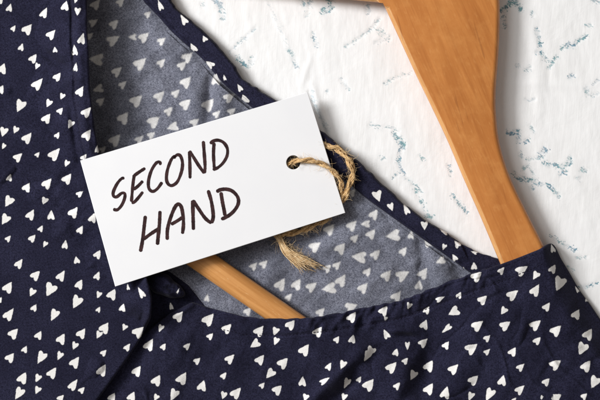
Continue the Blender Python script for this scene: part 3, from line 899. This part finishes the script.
def build_tag():
    bm = bmesh.new()
    def vert(x, y, dz):
        p = wpt(x, y, float(tag_z(x, y)) + dz)
        return bm.verts.new([float(v) for v in p])
    corners = [C_TL, C_TR, C_BR, C_BL]
    outer = []
    for i in range(4):
        a = np.array(corners[i]); b = np.array(corners[(i + 1) % 4])
        for t in np.linspace(0, 1, 12, endpoint=False): outer.append(tuple(a + (b - a) * t))
    hole = [(HOLE[0] + HOLE[2] * math.cos(a), HOLE[1] + HOLE[2] * math.sin(a)) for a in np.linspace(0, 2 * math.pi, 48, endpoint=False)]
    def ring(pts, ins):
        c = np.mean(pts, 0); out = []
        for p in pts:
            d = np.array(p) - c; out.append(tuple(c + d * (1 - ins / np.linalg.norm(d))))
        return out
    cap = {}
    def loops(pts, ins_sign):
        prof = [(.35, 0), (0, .35), (0, TH - .35), (.35, TH)]
        rows = []
        for ins, dz in prof:
            rows.append([vert(x, y, dz) for x, y in ring(pts, ins * ins_sign)])
        n = len(pts)
        for a, b in zip(rows[:-1], rows[1:]):
            for j in range(n):
                bm.faces.new((a[j], a[(j + 1) % n], b[(j + 1) % n], b[j]))
        return rows
    ro = loops(outer, 1); rh = loops(hole, -1)
    for k in (0, -1):
        es = []
        for rows in (ro, rh):
            r = rows[k]
            for j in range(len(r)): es.append(bm.edges.get((r[j], r[(j + 1) % len(r)])))
        bmesh.ops.triangle_fill(bm, edges=es, use_beauty=True)
    me = bm_mesh(bm, 'card')
    return link('card', me, M_paper, tag, False)


build_tag()

A_ = lambda pts: [(100 + x / 5, 120 + y / 5) for x, y in pts]
B_ = lambda pts: [(160 + x / 5, 120 + y / 5) for x, y in pts]
C_ = lambda pts: [(100 + x / 5, 180 + y / 5) for x, y in pts]
D_ = lambda pts: [(160 + x / 5, 180 + y / 5) for x, y in pts]
WORD1 = [A_([(123, 291), (108, 293), (86, 318), (67, 358), (68, 380), (84, 384), (108, 366), (124, 369), (122, 395), (107, 428), (86, 449), (65, 446)]),
         A_([(172, 272), (166, 310), (161, 360), (157, 410)]), A_([(227, 240), (196, 260), (168, 280)]), A_([(215, 304), (190, 330), (166, 349)]), A_([(157, 412), (170, 411), (192, 388), (215, 358)]),
         A_([(300, 226), (300, 211), (282, 214), (258, 250), (243, 300), (244, 340), (262, 357), (286, 344), (311, 310)]),
         A_([(372, 194), (372, 181), (355, 200), (337, 250), (332, 295), (342, 321), (362, 327), (388, 306), (408, 255), (412, 212), (402, 180), (386, 174), (374, 184)]),
         B_([(150, 293), (149, 225), (147, 155)]), B_([(147, 153), (165, 182), (195, 230), (222, 267)]), B_([(222, 267), (225, 232), (221, 170), (216, 104)]),
         B_([(250, 119), (266, 105), (291, 101), (318, 113), (336, 142), (335, 178), (316, 213), (290, 237), (263, 249)]), B_([(270, 112), (267, 170), (271, 242)])]
WORD2 = [C_([(227, 178), (220, 240), (213, 300), (202, 360)]), C_([(216, 298), (250, 272), (298, 240)]), C_([(300, 154), (297, 220), (291, 280), (287, 325)]),
         C_([(336, 300), (337, 250), (349, 200), (371, 143), (389, 121), (406, 134), (415, 180), (417, 225), (412, 270)]), C_([(354, 223), (385, 205), (414, 186)]),
         D_([(167, 250), (165, 180), (163, 101)]), D_([(163, 100), (190, 140), (225, 190), (257, 217)]), D_([(257, 217), (266, 180), (257, 110), (240, 50)]),
         D_([(281, 60), (301, 49), (331, 46), (362, 56), (388, 85), (391, 118), (371, 153), (340, 180), (305, 197)]), D_([(304, 60), (312, 110), (320, 150), (325, 180)])]


def build_word(strokes, w, seed):
    rng = random.Random(seed)
    V, F = [], []
    for si, s in enumerate(strokes):
        P = catmull(s, 9)
        d = np.concatenate([[0], np.cumsum(np.hypot(*np.diff(P, axis=0).T))])
        n = max(12, int(d[-1] / .35)); q = np.linspace(0, d[-1], n)
        P = np.stack([np.interp(q, d, P[:, k]) for k in (0, 1)], -1)
        T = np.gradient(P, axis=0); T /= np.linalg.norm(T, axis=1)[:, None] + 1e-9
        N = np.stack([-T[:, 1], T[:, 0]], -1)
        ph = rng.uniform(0, 9)
        hw = w * (1 + .10 * vnoise(q / 6 + ph, q * 0, seed) + .06 * vnoise(q / 1.3 + ph, q * 0, seed + 3))
        e = np.minimum(q, d[-1] - q); hw = hw * np.sqrt(np.clip(1 - (1 - np.clip(e / w, 0, 1)) ** 2, .02, 1))
        base = len(V); dz = TH + .05 + .012 * si
        for k in range(n):
            for sgn in (-1, 1):
                x, y = P[k] + N[k] * hw[k] * sgn
                V.append((x, y, float(tag_z(x, y)) + dz))
        for k in range(n - 1):
            F.append((base + 2 * k, base + 2 * k + 1, base + 2 * k + 3, base + 2 * k + 2))
    V = np.array(V); x, y, z = wpt(V[:, 0], V[:, 1], V[:, 2])
    me = bpy.data.meshes.new('lettering'); me.from_pydata(np.stack([x, y, z], -1).tolist(), [], F); me.update()
    bm = bmesh.new(); bm.from_mesh(me)
    for f in bm.faces:
        if f.normal.z < 0: f.normal_flip()
    bm.to_mesh(me); bm.free()
    return link('lettering', me, M_ink, tag, False)


build_word(WORD1, 1.6, 3)['label'] = 'handwritten word SECOND in dark brown marker'
build_word(WORD2, 1.75, 4)['label'] = 'handwritten word HAND in dark brown marker'

# ------------------------------------------------------------------ twine
twine = thing('jute_twine', 'loop of tan jute twine threaded through the hole of the white tag', 'twine', tuple(float(v) for v in wpt(340, 175, 10)))
tz = lambda x, y: float(tag_z(x, y))
PATH_A = [(281, 168, tz(281, 168) - 6), (288, 165, tz(288, 165) - 3.5), (293.5, 162.0, tz(293, 162) + .5), (299, 160.3, tz(299, 160) + 4.0), (306, 160, tz(306, 160) + 5.0), (313, 161, tz(313, 161) + 5), (322, 164, tz(322, 164) + 5),
          (331, 169.5, tz(331, 170) + 5), (337.5, 176, tz(337, 176) + 4.6), (341, 183, 17), (341.5, 190, 13.5), (338, 198, 10.5), (330, 206, 9)]
PATH_B = [(306, 150, 10), (316, 146, 10.5), (325, 145, 11.5), (334, 147.3, 13.5), (343, 153, 15), (349.5, 161.5, 16), (352.3, 171, 16), (351, 181, 15), (347.5, 190, 14), (344, 198, 12.5), (338, 208, 10.5), (327, 218, 9.5), (315, 224.5, 9.2),
          (302, 230, 9.2), (291, 233, 9.4), (281, 235, 9.6)]


def resample(P, step):
    P = catmull(P, 14); d = np.concatenate([[0], np.cumsum(np.linalg.norm(np.diff(P, axis=0), axis=1))])
    q = np.arange(0, d[-1], step)
    return np.stack([np.interp(q, d, P[:, k]) for k in range(3)], -1), q


def frames(P):
    T = np.gradient(P, axis=0); T /= np.linalg.norm(T, axis=1)[:, None]
    N = []; n = np.cross(T[0], (0.1, .2, 1.0)); n /= np.linalg.norm(n)
    for t in T:
        n = n - t * n.dot(t); n /= np.linalg.norm(n); N.append(n.copy())
    N = np.array(N); return T, N, np.cross(T, N)


def add_cord(V, F, path, R, plies=3, pitch=15.0, seed=1):
    P, q = resample(path, .6); T, N, B = frames(P)
    rng = np.random.RandomState(seed)
    for k in range(plies):
        a = 2 * math.pi * (q / pitch + k / plies) + .5 * vnoise(q / 9, q * 0, seed + k)
        off = R * .50 * (1 + .15 * vnoise(q / 6, q * 0, seed + 7 + k))
        c = P + (np.cos(a) * off)[:, None] * N + (np.sin(a) * off)[:, None] * B
        # each ply is itself a bundle of yarn strands
        Tn, Nn, Bn = frames(c)
        for s in range(7):
            b = 2 * math.pi * (s / 7.0) - 2 * math.pi * q / 26.0 + .8 * vnoise(q / 5, q * 0, seed + 30 + s + 7 * k)
            o2 = R * .32 * (1 + .3 * vnoise(q / 4, q * 0, seed + 60 + s + k))
            tube_into(V, F, c + (np.cos(b) * o2)[:, None] * Nn + (np.sin(b) * o2)[:, None] * Bn, R * (.20 + .04 * rng.rand()) * (1 + .2 * vnoise(q / 3, q * 0, s)), 5)


V, F = [], []
add_cord(V, F, PATH_A, 2.8, 2, 30.0, 3)
add_cord(V, F, PATH_B, 3.6, 2, 34.0, 5)
link('cord', vf_mesh('cord', V, F), M_jute, twine)


def add_hair(V, F, p, d, L, rad, rng, curl=.5, sag=.02, zmin=1.5):
    n = 9; pts = [np.array(p, float)]; d = np.array(d, float); d /= np.linalg.norm(d)
    ax = rng.normal(size=3) * curl
    for i in range(n - 1):
        d = d + np.cross(ax, d) * (1.0 / n) + rng.normal(size=3) * .05; d[2] -= sag; d /= np.linalg.norm(d)
        q = pts[-1] + d * L / n; q[2] = max(q[2], zmin); pts.append(q)
    tube_into(V, F, pts, np.linspace(rad, rad * .35, n), 3)


V, F = [], []
rng = np.random.RandomState(11)
for path, R, cnt in ((PATH_A, 3.2, 190), (PATH_B, 4.0, 330)):
    P, q = resample(path, .6); T, N, B = frames(P)
    for i in range(cnt):
        k = rng.randint(2, len(P) - 2); a = rng.uniform(0, 2 * math.pi)
        rad = math.cos(a) * N[k] + math.sin(a) * B[k]
        d = T[k] * rng.choice([-1, 1]) * rng.uniform(.5, 1.6) + rad * rng.uniform(.15, .9)
        add_hair(V, F, P[k] + rad * R * .8, d, rng.uniform(4, 13), rng.uniform(.09, .2), rng, 1.3, .02, 6.5)
# fibres bristling out of the hole
for i in range(46):
    a = rng.uniform(0, 2 * math.pi); r = rng.uniform(0, 3.6)
    p = (HOLE[0] + 1.2 + r * math.cos(a), HOLE[1] - .8 + r * math.sin(a), tz(293, 162) + .5)
    add_hair(V, F, p, (rng.uniform(-.5, 1.2), rng.uniform(-.6, .6), rng.uniform(.1, .8)), rng.uniform(4, 9), .16, rng, 1.2, .08, 12)
o = link('loose_fibres', vf_mesh('loose_fibres', V, F), M_fray, twine); o['kind'] = 'stuff'

# frayed end under the lower edge of the tag
V, F = [], []
for i in range(100):
    t = rng.rand(); w = rng.normal() * .33
    # fan: from the knot at (277,236) to a brush between (296,272) and (322,265)
    end = np.array([301 + 20 * t + rng.normal() * 3.2, 271.0 - 6.0 * t + rng.normal() * 2.4, 7.0 + 5 * rng.rand()])
    mid = np.array([283.5 + 4 * t + rng.normal() * 1.0, 252.0 - 3.0 * t + rng.normal() * 1.0, 10 + 4 * rng.rand()])
    root = np.array([277 + rng.normal() * 1.5, 234 + rng.normal() * 1.0, 10.5 + rng.normal() * 1.2])
    f = rng.uniform(.55, 1.08)
    m2 = (mid * .45 + end * .55) + np.array([rng.normal() * 1.3, rng.normal() * 1.3 + 1.5, 3.0 * rng.rand()])
    P = catmull([root, mid, m2, mid + (end - mid) * f + np.array([0, 0, rng.rand() * 2])], 6)
    tube_into(V, F, P, np.linspace(.50, .20, len(P)) * rng.uniform(.6, 1.4), 4)
for i in range(130):
    t = rng.rand()
    p = np.array([278, 238, 11]) * (1 - t) + np.array([312, 266, 10]) * t
    add_hair(V, F, p + rng.normal(size=3) * 1.5, (rng.normal() + .5, rng.normal() * .9 + .3, rng.uniform(-.1, .6)), rng.uniform(6, 20), .12, rng, 1.6, .03, 6)
link('frayed_end', vf_mesh('frayed_end', V, F), M_fray, twine)

# ------------------------------------------------------------------ light, camera
w = bpy.data.worlds.new('World'); scene.world = w; w.use_nodes = True
bg = w.node_tree.nodes['Background']; bg.inputs[0].default_value = (1.0, .92, .85, 1); bg.inputs[1].default_value = .225


def area(name, az, el, dist, size, power, col):
    l = bpy.data.lights.new(name, 'AREA'); l.shape = 'DISK'; l.size = size; l.energy = power; l.color = col
    o = bpy.data.objects.new(name, l); COL.objects.link(o)
    a, e = math.radians(az), math.radians(el)
    d = Vector((math.cos(a) * math.cos(e), math.sin(a) * math.cos(e), math.sin(e)))
    o.location = d * dist; o.rotation_euler = d.to_track_quat('Z', 'Y').to_euler()
    return o


area('window_lamp', 159, 35, 2.0, .60, 45, (1.0, 1.0, 1.0))
area('fill_lamp', 157, 51, 2.0, 1.0, 12, (1.0, 1.0, 1.0))  # added soft fill, no visible source, lightens the shadows

cam = bpy.data.cameras.new('camera'); co = bpy.data.objects.new('camera', cam); COL.objects.link(co)
co.location = (0, 0, HC * S); cam.sensor_width = 36; cam.sensor_fit = 'HORIZONTAL'; cam.lens = 36 * HC * S / (600 * S)
cam.clip_start = .01; cam.clip_end = 100
scene.camera = co
vs = scene.view_settings
scene.display_settings.display_device = 'sRGB'
vs.view_transform = 'Standard'; vs.look = 'None'; vs.exposure = 0; vs.gamma = 1
